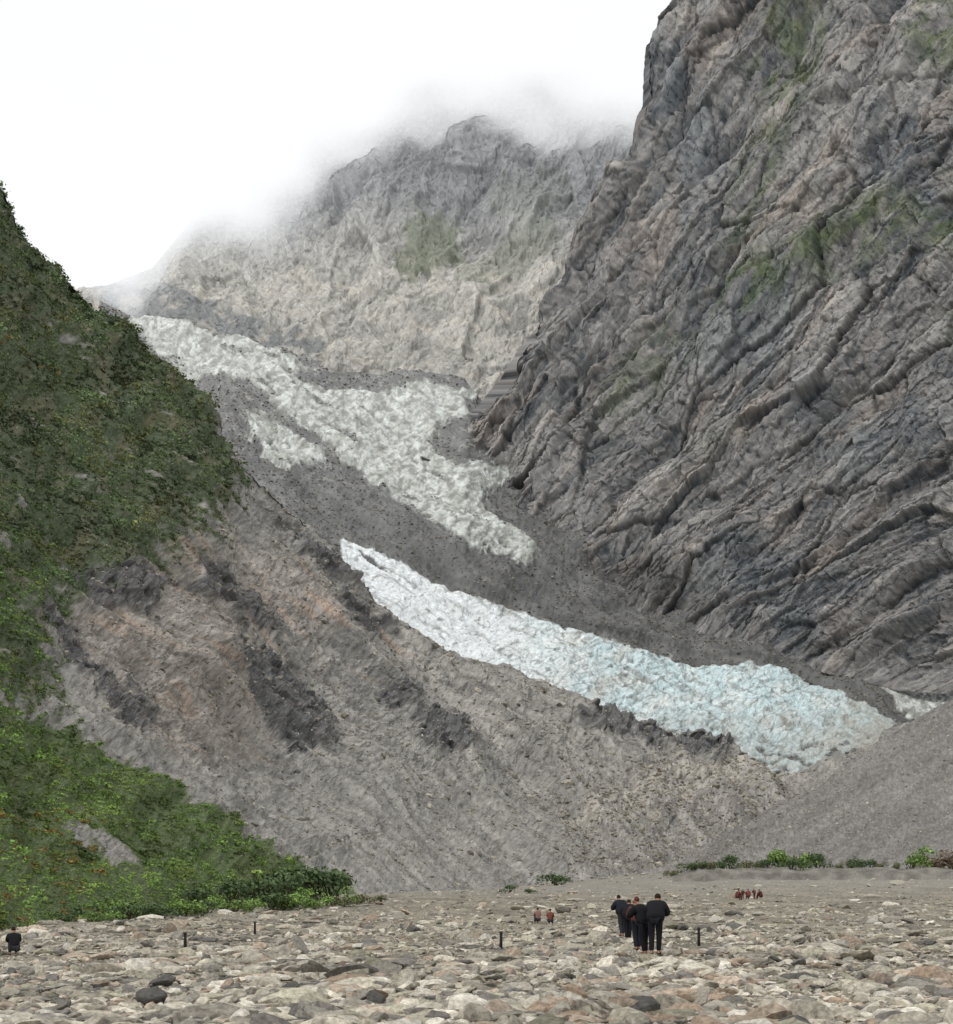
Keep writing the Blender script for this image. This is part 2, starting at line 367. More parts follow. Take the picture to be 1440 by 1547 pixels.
cr2=ridged(x/8,y/6,3,318,.6)
ul=lowm*sstep(980,650,x)
stp=saw((x+.5*y)/26+.8*fbm(x/50,y/50,3,319),.3)
disp=ice*((1.2+2.0*lowm-1.8*ul)*cr+(1.1+1.4*lowm-1.5*ul)*f2+(.9+.6*lowm-.7*ul)*cr2+1.4*fl+1.6*stp*(1-lowm))+(1-ice)*(6*fbm(x/50,y/40,4,320)+1.7*fbm(x/8,y/7,3,325,.6)+2*fl)+16*fbm(x/160,y/110,3,330)+1.8*blur(ice,10)
mr=blur(inpoly(x,y,[(300,570),(390,610),(560,745),(700,830),(900,925),(1180,990),(1350,1080),(1180,1005),(900,955),(700,880),(540,780),(400,690)]).astype(float),10)
crev=((1-sstep(0,.1,e3))*(c3>.35)+.5*(1-sstep(0,.14,e2))*(c2>.5))*ice
disp+=mr*9-1.8*crev*(1-.6*ul)
P=S.displace(disp)
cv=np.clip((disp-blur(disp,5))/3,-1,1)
white=lin((214,217,212));blue=lin((188,208,211));dirty=lin((168,168,159));grime=lin((116,115,109))
c=np.broadcast_to(dirty,x.shape+(3,)).copy()
c=mixc(c,white,np.clip(.34+.8*fbm(x/28,y/18,4,341)+.42*lowm,0,1))
bl=np.clip(.5+.9*fbm(x/40,y/30,4,345)+.25*sstep(850,1150,x),0,1)
c=mixc(c,blue,np.clip(lowm*bl*(1-ul)+.08,0,.85))
c=mixc(c,lin((226,230,232)),np.clip(ul*.65+.3*lowm*sstep(.1,.5,fbm(x/14,y/10,3,347)),0,1))
gr=sstep(.05,.5,fbm((x-.55*y+wv)/13,(y+.4*x)/9,4,351,.65)+.22*(1-lowm)-.1*ul)
c=mixc(c,grime,gr*.74)
gf=sstep(.15,.55,fbm(flow/9,(x+.6*y)/90,4,352,.6));c=mixc(c,grime,gf*.55)
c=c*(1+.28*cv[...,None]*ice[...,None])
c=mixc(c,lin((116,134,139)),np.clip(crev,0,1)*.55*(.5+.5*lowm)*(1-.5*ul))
dustb=np.clip(sstep(1050,1140,y+40*fbm(x/40,y/24,4,355))*sstep(700,900,x)*.45+sstep(1200,1340,x+50*fbm(x/30,y/20,3,356))*.5,0,.8)*lowm;c=mixc(c,lin((146,142,132)),dustb)
deb=np.broadcast_to(lin((98,98,96)),x.shape+(3,))*(.6+.72*np.clip(.5+.7*fbm(flow/14,(x+.6*y)/60,4,361),0,1))[...,None]
deb=mixc(deb,lin((160,160,154)),sstep(.1,.5,fbm(x/14,y/9,4,365,.65))*.6*sstep(850,640,y))
deb=mixc(deb,lin((76,77,77)),sstep(.0,.5,fbm(x/60,y/30,3,367))*.6)
c=mixc(deb,c,ice)
c=mixc(c,np.array([.62,.63,.62]),sstep(760,480,y)*.08)  # slight distance haze painted into the colour of the upper glacier
m_ice=terrain_mat('glacier_ice_surface',(9,13),.3,1.0,16,rough=.6,spec=.3,speck=(.6,.7,tuple(lin((112,112,106)))))
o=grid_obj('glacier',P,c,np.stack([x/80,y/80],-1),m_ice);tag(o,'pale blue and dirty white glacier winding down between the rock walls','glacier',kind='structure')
GL=(P.copy(),x.copy(),y.copy(),ice.copy())

# ================================================================ HILLSIDE (left, with terminal moraine)
top=[(-260,60),(-120,170),(0,272),(25,305),(45,350),(80,378),(110,408),(150,440),(180,475),(205,500),(240,530),(275,570),(300,600),(320,645),(345,675),(380,712),(420,745),(460,778),(500,805),(530,835),(560,880),(600,930),(650,965),(690,990),(740,1010),(800,1032),(840,1048),(870,1060),(900,1085),(960,1095),(1000,1108),(1040,1120),(1080,1140),(1110,1152),(1200,1155),(1290,1150),(1350,1115),(1560,1060)]
bot=[(-260,1440),(0,1410),(100,1402),(330,1382),(520,1356),(690,1347),(850,1337),(1000,1335),(1560,1335)]
S=Sheet(-260,1560,1040,760,top,bot,{-260:[38,70,110,180,300],0:[56,105,180,290,450],200:[78,140,220,350,540],330:[105,170,270,400,570],520:[175,250,350,460,620],690:[225,310,410,510,640],850:[345,410,490,570,660],1000:[350,420,500,580,670],1200:[340,410,490,570,670],1560:[330,400,480,560,660]},skirt=5,nskirt=12,roll=120,nroll=36,blurn=60)
x,y=S.PX,S.PY
w1=14*fbm(x/120,y/120,3,401);bb=y-.85*x+w1;aa=x+.85*y
jx=4*fbm(x/13,y/13,3,402);jy=4*fbm(x/13,y/13,3,404)
big=fbm(x/210,y/210,3,403)
gul=ridged(bb/115,aa/900,1,410);g2=ridged(bb/48,aa/360,2,415)
lw=.8*fbm(bb/200,aa/350,2,412)
m1=np.clip(.5+fbm(bb/80,aa/140,2,413),0,1.2)
s1=saw(bb/66+lw,.3);s2=saw(bb/27+2*lw+.1*noise(aa/30,bb/30,414),.3)
f1,e1,c1=facet((bb+jx)/44,(aa+jy)/90,416,.9);f2,e2,c2=facet((bb+jx)/18,(aa+jy)/30,417,.9);f3,e3,c3=facet((x+jx)/8,(y+jy)/7,418,1.)
r3=fbm(x/26,y/22,4,420,.6);r4=fbm(x/8,y/7,3,425,.65)
taper=sstep(1400,1300,y)*.8+.2
outc=[[(270,850),(330,860),(400,930),(440,970),(360,940),(300,900)],[(330,960),(420,1000),(500,1060),(510,1130),(430,1130),(370,1060)],[(620,1070),(700,1090),(700,1140),(630,1120)],[(60,900),(110,930),(140,1010),(230,1110),(180,1090),(100,1000)],[(850,1090),(960,1090),(1090,1130),(1090,1160),(980,1140),(880,1110)],[(380,750),(470,800),(560,870),(480,850)],[(590,1035),(640,1045),(620,1070),(580,1060)],[(180,1010),(260,1090),(250,1120),(190,1060)],[(520,880),(600,950),(560,960),(500,900)],[(100,860),(200,850),(270,880),(220,920),(130,910)]]
oc=np.zeros(x.shape)
for p in outc: oc=np.maximum(oc,inpoly(x+30*fbm(x/26,y/26,5,431,.7),y+30*fbm(x/26+4,y/26,5,435,.7),p))
oc=blur(oc,3)
rock=wide(inpoly(x,y,[(40,900),(280,820),(420,720),(560,880),(760,1020),(900,1080),(1100,1150),(900,1180),(700,1170),(520,1180),(420,1160),(300,1150),(180,1110)]).astype(float),10)
rock=np.clip(rock*.6+.2*sstep(0,.5,fbm(x/60,y/60,3,437))+oc,0,1)
vd=sstep(700,300,x)*(1-rock)
mound=wide(inpoly(x,y,[(830,1200),(1000,1160),(1200,1170),(1150,1330),(860,1335)]).astype(float),10)
disp=(20*big+18*gul+11*g2)*taper+rock*(9*s1*m1+4*s2*m1+5*blur(f1,1)+3*f2+1.6*f3)*taper+(3.0*r3+.8*r4+.8*f3)*(.5+.5*taper)+vd*taper*(15*fbm(x/60,y/60,4,441)+9*ridged(bb/80,aa/220,2,442))+mound*(14*ridged((y+.5*x)/60,(x-y)/160,3,443)+3*f2)
disp+=oc*(4*ridged(x/22,y/30,3,440)+4+6*f2)
disp-=8*taper
crk=((1-sstep(0,.09,e1))*.7*(c1>.35)+(1-sstep(0,.13,e2))*.45*(c2>.4))*rock
disp-=2.4*crk
P=S.displace(disp)
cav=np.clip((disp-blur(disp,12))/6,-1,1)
vup=[(-400,-100),(0,230),(60,330),(150,400),(240,500),(300,590),(335,670),(375,760),(320,790),(280,840),(220,860),(150,900),(90,910),(55,935),(105,1080),(60,1085),(-10,1070),(-400,1100)]
vlo=[(-400,1050),(0,1080),(90,1100),(170,1145),(240,1175),(320,1240),(390,1295),(450,1318),(520,1345),(530,1420),(-400,1500)]
bare=[(90,1235),(130,1255),(210,1325),(190,1340),(120,1300),(85,1260)]
vx=x+24*fbm(x/30,y/30,4,451);vy=y+24*fbm(x/30+8,y/30,4,455)
vu=wide(inpoly(vx,vy,vup).astype(float),30);vl=wide(inpoly(vx,vy,vlo).astype(float)*(1-.8*inpoly(vx+10*fbm(x/10,y/10,3,5),vy+14*fbm(x/12,y/12,3,6),bare)),2)
nz_=fbm(bb/22,aa/60,5,457,.68);nz2=fbm(x/16,y/14,4,458,.65)
k1=(1-np.abs(2*vu-1)*.55)
veg=np.maximum(sstep(.30,.85,vu+(.75*nz_+.5*nz2)*k1-.25*np.clip(oc,0,1)-.2*np.clip(crk,0,1)),sstep(.3,.7,vl+.4*nz2*(1-np.abs(2*vl-1)*.7)))
holes=sstep(.36,.6,fbm(bb/26,aa/90,4,459,.6))*(y<1000);veg*=1-.8*holes
veg=np.maximum(veg,sstep(1330,1360,y)*(x<510))
gry=lin((134,131,126))*1.05;brn=lin((136,130,123))*1.05;dk=lin((76,77,79))
c=np.broadcast_to(gry,x.shape+(3,)).copy()
wm=wide(inpoly(x,y,[(100,920),(300,830),(460,850),(560,930),(420,960),(360,1000),(400,1120),(330,1150),(180,1100)]).astype(float),12)
c=mixc(c,brn,wm*.9)
rd=sstep(.15,.5,fbm(bb/12,aa/220,5,461,.6))*wide(inpoly(x,y,[(110,930),(300,780),(560,900),(620,1000),(480,1130),(300,1150),(180,1080)]).astype(float),14);c=mixc(c,lin((160,140,124)),rd*.7)
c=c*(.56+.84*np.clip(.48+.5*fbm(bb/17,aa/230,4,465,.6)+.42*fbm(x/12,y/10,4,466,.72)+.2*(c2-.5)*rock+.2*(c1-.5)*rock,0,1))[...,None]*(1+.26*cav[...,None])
pale=sstep(.15,.5,fbm(bb/14,aa/170,5,468,.6))*sstep(300,700,x+.5*(y-900));c=mixc(c,lin((172,168,160)),pale*.46)
pr=blur(inpoly(x+30*fbm(x/20,y/20,5,1,.7),y+30*fbm(x/22,y/22,5,3,.7),[(850,1235),(930,1200),(1050,1165),(1180,1148),(1240,1160),(1100,1205),(950,1250),(880,1270)]).astype(float),6)*sstep(-.4,.4,fbm(x/14,y/10,4,473,.65));c=mixc(c,lin((178,171,160)),pr*.7)
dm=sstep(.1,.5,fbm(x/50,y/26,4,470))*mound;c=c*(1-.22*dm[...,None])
c=mixc(c,dk*(.65+.75*np.clip(.5+.8*fbm(x/12,y/12,4,469),0,1))[...,None],oc*.78)
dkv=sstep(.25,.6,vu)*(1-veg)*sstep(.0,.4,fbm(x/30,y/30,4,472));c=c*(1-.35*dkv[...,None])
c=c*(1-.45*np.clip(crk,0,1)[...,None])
soil=mixc(np.broadcast_to(lin((68,80,54)),x.shape+(3,)),lin((98,97,74)),sstep(0,.6,fbm(x/35,y/35,4,471)))
soil=mixc(soil,lin((84,100,58)),sstep(1050,1150,y)*.7)
c=mixc(c,soil,veg*.9)
m_hill=terrain_mat('hillside_scree',(9,9),.42,.25,20,speck=(.6,.68,tuple(lin((168,164,156)))))
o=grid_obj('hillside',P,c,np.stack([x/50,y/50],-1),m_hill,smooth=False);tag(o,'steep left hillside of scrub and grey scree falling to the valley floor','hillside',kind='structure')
HP,HX,HYY,HV=P,x.copy(),y.copy(),veg
HM=mound

# ================================================================ RIGHT GRAVEL SLOPE
top=[(940,1336),(1000,1314),(1050,1290),(1100,1264),(1150,1238),(1200,1208),(1250,1176),(1300,1144),(1350,1108),(1400,1082),(1440,1058),(1600,985)]
bot=[(940,1345),(1100,1334),(1300,1325),(1600,1325)]
S=Sheet(940,1620,480,230,top,bot,{940:[340,341,342,343,345],1000:[320,325,330,335,342],1200:[305,325,345,365,390],1400:[295,325,360,400,445],1620:[280,320,370,430,490]},skirt=4,nskirt=8,roll=70,nroll=24,blurn=20)
x,y=S.PX,S.PY
disp=8*fbm(x/130,y/100,3,501)+2.4*fbm(x/22,y/18,4,505)+1.2*fbm(x/6,y/5,3,508,.65)+4*ridged((y+.62*x)/80,(x-y)/400,2,509)
P=S.displace(disp)
c=np.broadcast_to(lin((126,123,119)),x.shape+(3,))*(.62+.66*np.clip(.5+.55*fbm((y+.62*x)/26,(x-.62*y)/130,5,511,.6)+.42*fbm(x/9,y/8,3,512,.65),0,1))[...,None]
m_grav=terrain_mat('gravel_slope_surface',(9,9),.42,.4,20,speck=(.6,.68,tuple(lin((172,168,160)))))
o=grid_obj('gravel_slope',P,c,np.stack([x/40,y/40],-1),m_grav,smooth=False);tag(o,'smooth grey gravel slope at the right below the cliff','slope',kind='structure')
GP,GX,GY=P,x,y

# ================================================================ RIVER BED
u=np.linspace(-1.0,1.0,760)
dd=np.concatenate([np.linspace(-40,8,10,endpoint=False),np.geomspace(8,520,420),np.geomspace(540,3200,16)])
Yg=np.broadcast_to(dd[:,None],(len(dd),len(u))).copy()
Xg=u[None,:]*(np.maximum(Yg,18)*.62+10)
Zg=ground(Xg,Yg);Zg[Yg>500]-=3
P=np.stack([Xg,Yg,Zg],-1)
f=np.clip(.5+.6*fbm(Xg/5,Yg/14,4,601),0,1)
c=mixc(np.broadcast_to(lin((104,99,88)),Xg.shape+(3,)),lin((152,145,130)),f)
c=c*(.6+.7*np.clip(.5+.8*fbm(Xg/.5,Yg/.8,3,605,.7),0,1))[...,None]
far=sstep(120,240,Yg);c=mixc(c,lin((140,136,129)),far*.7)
m_bed=terrain_mat('river_bed_gravel',(2.2,2.2),.5,.06,9,speck=(.58,.66,tuple(lin((180,174,160)))))
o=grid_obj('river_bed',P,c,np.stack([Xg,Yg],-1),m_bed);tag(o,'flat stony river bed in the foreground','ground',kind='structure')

# ---------------------------------------------------------------- keep-clear spots in front of small things
POSTS=[(280,1436,28,'leftmost short dark marker post standing in the river stones'),(385,1414,19,'small dark marker post in front of the left shrub row'),(757,1437,30,'short dark marker post alone in the middle of the river bed'),(1056,1432,31,'short dark marker post just right of the standing people')]
CLEAR=[(p[0],H*F/(p[1]-HY),9) for p in POSTS]+[(22,31.8,22),(974,31.5,14),(992,31,14),(950,51,14),(813,66,9),(833,65,9),(1133,145,35)]
def clearf(px,D,s):
    m=np.ones(np.shape(px),bool)
    for cx_,cd,w in CLEAR: m&=~((np.abs(px-cx_)<w+s*F/D)&(D<cd+.2)&(D>cd*.9))
    return m

protos_s=[rock_proto(2,s,10) for s in range(1,11)]
protos_t=[rock_proto(1,s+20,10) for s in range(1,11)]
pal=np.array([lin(q) for q in [(188,181,166),(168,161,147),(150,144,132),(196,190,177),(160,155,137),(124,119,112),(172,157,140),(104,101,96),(178,171,154),(158,143,126)]])
m_stone=col_mat('river_stone',.9,9,.55,.06)
N=44000
py=HY+rng.uniform(0,1,N)**.92*215+5;D=H*F/(py-HY)*rng.uniform(.92,1.08,N)
D=np.clip(D,12.5,330)
px=rng.uniform(-60,1500,N);X=(px-CX)/F*D
sz=np.clip(rng.lognormal(-3.35,.66,N),.018,.16)*(1+D/60)
patchy=np.exp(.6*fbm(X/4,D/6,3,777));sz*=patchy
ok=clearf(px,D,sz)|(sz<.06)
D,px,X,sz=D[ok],px[ok],X[ok],sz[ok];N=len(D)
pos=np.stack([X,D,ground(X,D)+sz*.15],-1)
scl=np.stack([sz*rng.uniform(1.0,2.3,N),sz*rng.uniform(.7,1.5,N),sz*rng.uniform(.35,.8,N)],-1)
wz=np.exp(-((px-1020)/170)**2)*sstep(24,16,D)
rust=(rng.random(N)<.03*(D<28)+.3*wz)
col=pal[rng.choice(10,N,p=[.16,.18,.14,.08,.11,.09,.08,.05,.07,.04])]*rng.uniform(.68,1.15,(N,1))*(1+.35*fbm(X/3,D/7,3,779))[:,None]
col[rust]=lin((156,138,120))*rng.uniform(.75,1.1,(rust.sum(),1))
small=(sz*F/D)<6
pick=rng.integers(0,10,N)+np.where(small,10,0)
o=scatter('river_stones',protos_s+protos_t,pos,scl,rand_rot(N,.5),col,m_stone,smooth=False,pick=pick);tag(o,'small pale stones and cobbles covering the river bed','stones',kind='stuff')

def surf_sample(P,PX,PY,N,accept):
    R,C=P.shape[:2]
    r=rng.integers(2,R-2,N);cc=rng.integers(2,C-2,N)
    ok=accept(r,cc);return r[ok],cc[ok]
m_rock=col_mat('scree_rock',.9,.8,.3,.1)
WH=np.clip(np.abs(np.gradient(HYY,axis=0)),0,3)
r,cc=surf_sample(HP,HX,HYY,110000,lambda r,c:(HV[r,c]<.5)&(HX[r,c]>40)&(rng.random(len(r))<np.clip(WH[r,c]/1.7,0,1)*.6+.5*HM[r,c]))
p=HP[r,cc];n=len(r);s=rng.lognormal(.25,.62,n)*p[:,1]/F
s=np.clip(s,0,8*p[:,1]/F)
col=pal[rng.choice([0,1,2,4,5,1],n)]*rng.uniform(.45,.9,(n,1))
o=scatter('scree_rocks',protos_t,p,np.stack([s*1.3,s,s*.75],-1),rand_rot(n,.6),col,m_rock,smooth=False);tag(o,'loose grey rocks strewn over the left hillside scree','rocks',kind='stuff')
Pg,xg,yg,ig=GL
r,cc=surf_sample(Pg,xg,yg,30000,lambda r,c:(ig[r,c]<.45))
p=Pg[r,cc];n=len(r);s=np.clip(rng.lognormal(.2,.45,n),0,3.2)*p[:,1]/F
col=pal[rng.choice([1,2,5,7,5,2],n)]*rng.uniform(.38,.8,(n,1))
o=scatter('moraine_rocks',protos_t,p,np.stack([s*1.2,s,s*.8],-1),rand_rot(n,.6),col,m_rock,smooth=False);tag(o,'dark rock rubble lying in a band along the glacier','rocks',kind='stuff')
r,cc=surf_sample(GP,GX,GY,9000,lambda r,c:rng.random(len(r))<.8)
p=GP[r,cc];n=len(r);s=np.clip(rng.lognormal(.0,.45,n),0,3)*p[:,1]/F
o=scatter('gravel_slope_rocks',protos_t,p,np.stack([s*1.2,s,s*.8],-1),rand_rot(n,.6),pal[rng.choice([0,1,2,3,5],n)]*rng.uniform(.5,.9,(n,1)),m_rock,smooth=False);tag(o,'small rocks scattered on the right gravel slope','rocks',kind='stuff')

# ---------------------------------------------------------------- hillside scrub as stuff
m_leaf=col_mat('scrub_leaf',.7,1.2,.3,0,.15)
lp=[leaf_proto(s,30,.26) for s in range(6)]
r,cc=surf_sample(HP,HX,HYY,240000,lambda r,c:(rng.random(len(r))<HV[r,c]**1.4*np.clip(WH[r,c]/1.9,.25,1)*.65)&(HX[r,c]>-60)&(HYY[r,c]>200))
p=HP[r,cc];n=len(r);px_=HX[r,cc];py_=HYY[r,cc];hv_=HV[r,cc]
s=np.clip(rng.lognormal(1.25,.45,n),1.6,12)*(.5+.5*hv_)*p[:,1]/F
br=np.clip(sstep(1040,1150,py_)*.95+sstep(760,900,py_)*sstep(130,40,px_)*.7,0,1)
base=lin((98,113,78))[None]*(1-br[:,None])+lin((114,138,74))[None]*br[:,None]
tone=np.clip(1+1.1*fbm(px_/70,py_/60,4,701)+.6*fbm(px_/18,py_/18,3,703),.35,1.8)
base=base*tone[:,None]*rng.uniform(.85,1.15,(n,1))
ol=(sstep(.0,.4,fbm(px_/55,py_/45,4,711))*(1-.6*br))[:,None];base=base*(1-ol)+base*np.array([1.35,1.1,.95])*ol
lowor=(px_<150)&(py_>1230)&(fbm(px_/26,py_/20,3,723)>-.05)
og=((rng.random(n)<.35)&lowor)|((rng.random(n)<.14)&(fbm(px_/30,py_/30,3,721)>.2)&(((px_<90)&(py_>480)&(py_<600))|((px_>60)&(px_<130)&(py_>1130)&(py_<1200))))
base[og]=lin((146,122,68))*rng.uniform(.7,1.05,(og.sum(),1))
o=scatter('hillside_scrub',[(a,b) for a,b,_ in lp],p,np.stack([s*1.15,s*1.15,s],-1),rand_rot(n,.2),base,m_leaf,vshade=[q[2] for q in lp],smooth=False)
tag(o,'dense dark green scrub covering the left hillside','scrub',kind='stuff')
Pc,Sc,gc=CL
r,cc=surf_sample(Pc,Sc.PX,Sc.PY,30000,lambda r,c:(rng.random(len(r))<gc[r,c]*.4)&(Sc.PX[r,c]<1480)&(Sc.PY[r,c]>-20))
p=Pc[r,cc];n=len(r);s=np.clip(rng.lognormal(.35,.35,n),1.0,2.8)*p[:,1]/F
o=scatter('cliff_scrub',[(a,b) for a,b,_ in lp],p,np.stack([s,s,s*.8],-1),rand_rot(n,.2),lin((90,100,76))[None]*rng.uniform(.75,1.2,(n,1)),m_leaf,vshade=[q[2] for q in lp],smooth=False)
tag(o,'thin green scrub clinging to ledges of the right cliff','scrub',kind='stuff')

# ---------------------------------------------------------------- boulders (individuals)
def flat_mat(name,rgb,rough=.85,nscale=6,contrast=.3,bump=.02,second=None):
    m,nt,b=nmat(name,rough);N=nt.nodes;L=nt.links
    tc=N.new('ShaderNodeTexCoord')
    n=N.new('ShaderNodeTexNoise');n.inputs['Scale'].default_value=nscale;n.inputs['Detail'].default_value=8;n.inputs['Roughness'].default_value=.72
    oi=N.new('ShaderNodeObjectInfo');ad=N.new('ShaderNodeVectorMath');ad.operation='ADD'
    L.new(tc.outputs['Object'],ad.inputs[0]);L.new(oi.outputs['Random'],ad.inputs[1]);L.new(ad.outputs[0],n.inputs['Vector'])
    cr=N.new('ShaderNodeValToRGB');cr.color_ramp.elements[0].position=.3;cr.color_ramp.elements[1].position=.7
    c=lin(rgb);s2=lin(second) if second is not None else c*(1+contrast)
    cr.color_ramp.elements[0].color=(*(c*(1-contrast)),1);cr.color_ramp.elements[1].color=(*np.clip(s2,0,.9),1)
    L.new(n.outputs['Fac'],cr.inputs[0]);L.new(cr.outputs[0],b.inputs['Base Color'])
    bp=N.new('ShaderNodeBump');bp.inputs['Distance'].default_value=bump;L.new(n.outputs['Fac'],bp.inputs['Height']);L.new(bp.outputs[0],b.inputs['Normal'])
    return m
bcols=[('pale grey',(182,176,163)),('mid grey',(152,147,136)),('tan brown',(154,138,122)),('olive grey',(154,150,132)),('dark grey',(114,111,106))]
protos_b=[rock_proto(4,s+40,17,45,.08) for s in range(10)]
bm_=[]
for nm,rgb in bcols:
    mt=flat_mat(nm.replace(' ','_')+'_stone',rgb,.9,3.5,.45,.15);row=[]
    for v,f in protos_b:
        me=bpy.data.meshes.new('boulder');me.from_pydata(v.tolist(),[],f.tolist());me.polygons.foreach_set('use_smooth',np.ones(len(f),bool));me.materials.append(mt);row.append(me)
    bm_.append(row)
cnt=0
while cnt<290:
    py=HY+random.random()**.8*205+20;D=H*F/(py-HY);px=random.uniform(-40,1480)
    ci=random.choices(range(5),[.36,.3,.05,.21,.08])[0]
    if 860<px<1180 and py>1470 and random.random()<.35: ci=2
    s=min(.22,max(.075,random.lognormvariate(-2.25,.38)))*(1+D/70)
    if not clearf(px,D,s).all():continue
    X=(px-CX)/F*D
    o=bpy.data.objects.new('boulder',bm_[ci][random.randrange(10)]);COL.objects.link(o)
    o.location=(X,D,gz(X,D)+s*.2);o.scale=(s*random.uniform(1.0,1.9),s*random.uniform(.8,1.3),s*random.uniform(.45,.75))
    o.rotation_euler=(random.gauss(0,.3),random.gauss(0,.3),random.uniform(0,6.28))
    tag(o,bcols[ci][0]+' boulder lying among the smaller stones of the river bed','boulder',bcols[ci][0]+' boulders on the river bed');cnt+=1

# ---------------------------------------------------------------- shrubs (individuals)
m_stem=flat_mat('shrub_bark',(86,74,60),.9,8,.3,.01)
def shrub_mesh(seed,K,leaf,colr,var=.25):
    v,f,s=leaf_proto(seed,K,leaf,.9)
    me=bpy.data.meshes.new('foliage');me.from_pydata(v.tolist(),[],f.tolist())
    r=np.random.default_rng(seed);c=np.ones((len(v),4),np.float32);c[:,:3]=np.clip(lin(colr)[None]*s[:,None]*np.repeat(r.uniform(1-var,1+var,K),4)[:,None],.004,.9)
    ca=me.color_attributes.new('Col','FLOAT_COLOR','POINT');ca.data.foreach_set('color',c.reshape(-1));me.materials.append(m_leaf);return me
def stem_mesh(seed):
    r=random.Random(seed);V=[];Fc=[]
    for k in range(7):
        a=r.uniform(0,6.28);e=Vector((math.cos(a)*.45,math.sin(a)*.45,r.uniform(.4,.75)));p0=Vector((0,0,-.1));m=p0.lerp(e,.5)+Vector((r.gauss(0,.05),r.gauss(0,.05),.08))
        pts=[p0,m,e];rad=[.035,.022,.008];b=len(V)
        for q,rr in zip(pts,rad):
            for j in range(5):
                t=j*2*math.pi/5;V.append((q.x+rr*math.cos(t),q.y+rr*math.sin(t),q.z))
        for i in range(2):
            for j in range(5):
                Fc.append((b+i*5+j,b+i*5+(j+1)%5,b+(i+1)*5+(j+1)%5,b+(i+1)*5+j))
    me=bpy.data.meshes.new('stems');me.from_pydata(V,[],Fc);me.materials.append(m_stem);return me
stems=[stem_mesh(i) for i in range(3)]
kinds={'bright':(116,142,76),'dark':(80,97,64),'olive':(108,110,78),'brown':(112,98,82)}
fol={k:[shrub_mesh(i*7+len(k),560,.08,c) for i in range(3)] for k,c in kinds.items()}
def shrub(px,D,size,kind,label,group,z=None,tall=.8):
    X=(px-CX)/F*D
    e=bpy.data.objects.new('shrub',None);COL.objects.link(e);e.location=(X,D,gz(X,D) if z is None else z);e.rotation_euler=(0,0,random.uniform(0,6.28));e.scale=(size,size,size*tall)
    tag(e,label,'shrub',group)
    a=bpy.data.objects.new('foliage',random.choice(fol[kind]));a.parent=e;COL.objects.link(a)
    b=bpy.data.objects.new('stems',random.choice(stems));b.parent=e;COL.objects.link(b)
L1='bright green leafy shrub at the foot of the left hillside';G1='bright shrubs at the foot of the left hillside'
L2='dark green bushy shrub at the foot of the left hillside';G2='dark shrubs at the foot of the left hillside'
random.seed(21)
for i in range(24):
    px=85+i*18+random.uniform(-8,8);D=68+ (px-90)*.10+random.uniform(-5,5)
    kd='bright' if (random.random()<.6) else 'dark'
    shrub(px,D,random.uniform(1.0,1.8)*D/85,kd,L1 if kd=='bright' else L2,G1 if kd=='bright' else G2)
for px,D,s in [(430,118,3.4),(470,122,3.8),(503,124,3.5),(395,112,3.0),(350,108,2.4),(300,100,1.8)]:
    shrub(px,D,s,'dark','tall dark shrub behind the bright green row on the left','tall shrubs behind the bright green row',tall=1.1)
for px,D,s in [(545,120,1.5),(575,128,1.0),(520,110,1.4)]:
    shrub(px,D,s,'olive','low olive shrub at the right end of the left shrub row','olive shrubs at the end of the row')
def bank_h(px,v):
    D=225+85*v;X=(px-CX)/F*D;g0=ground(X,D);tg=H+(HY-1316)/F*D
    ht=sstep(970,1090,px)*np.sin(np.pi*np.clip(v,0,1))**.8
    return g0-.6+(np.maximum(tg-g0,0)+1.2)*ht+.5*fbm(px/30,v*4,4,801)
bu=np.linspace(960,1600,320);bv=np.linspace(0,1,60)
BX,BV=np.meshgrid(bu,bv);BD=225+85*BV;BZ=bank_h(BX,BV)
P=np.stack([(BX-CX)/F*BD,BD,BZ],-1)
c=np.broadcast_to(lin((130,126,118)),BX.shape+(3,))*(.62+.7*np.clip(.5+.8*fbm(BX/20,BV*6,5,805),0,1))[...,None]
o=grid_obj('gravel_bank',P,c,np.stack([BX/30,BV*8],-1),m_grav,smooth=False);tag(o,'low gravel bank carrying the shrubs at the right','bank',kind='structure')
GRr='shrubs on the bank below the gravel slope'
for px,s,kd in [(1015,2.0,'olive'),(1048,3.0,'dark'),(1075,1.8,'olive'),(1103,3.2,'dark'),(1128,3.0,'olive'),(1146,2.0,'olive'),(1180,4.4,'bright'),(1212,5.4,'bright'),(1236,3.2,'dark'),(1268,1.8,'olive'),(1300,3.4,'dark'),(1330,1.8,'olive'),(1378,4.4,'bright'),(1160,2.6,'dark'),(1412,4.4,'brown'),(1438,4.6,'brown'),(1197,3.4,'dark'),(1062,2.2,'dark'),(1318,2.6,'dark'),(1355,1.6,'olive'),(1090,2.4,'dark'),(1285,2.2,'olive')]:
    v=.5+random.uniform(-.2,.25);D=225+85*v;z=float(bank_h(np.array([float(px)]),np.array([v]))[0])
    shrub(px,D,s*.95,kd,{'bright':'bright green','dark':'dark green','olive':'olive green','brown':'brown dry'}[kd]+' shrub on the bank under the right gravel slope',kd+' '+GRr,z=z-.2,tall=random.uniform(.9,1.3))
for px,s in [(840,5),(770,2.0),(800,1.4)]:
    D=300 if s>4 else 190
    shrub(px,D,s*.9,'dark','lone dark shrub on the valley floor below the '+('notch of the slopes' if s>4 else 'left scree'),'dark shrubs on the valley floor' if s<4 else None,tall=.75)

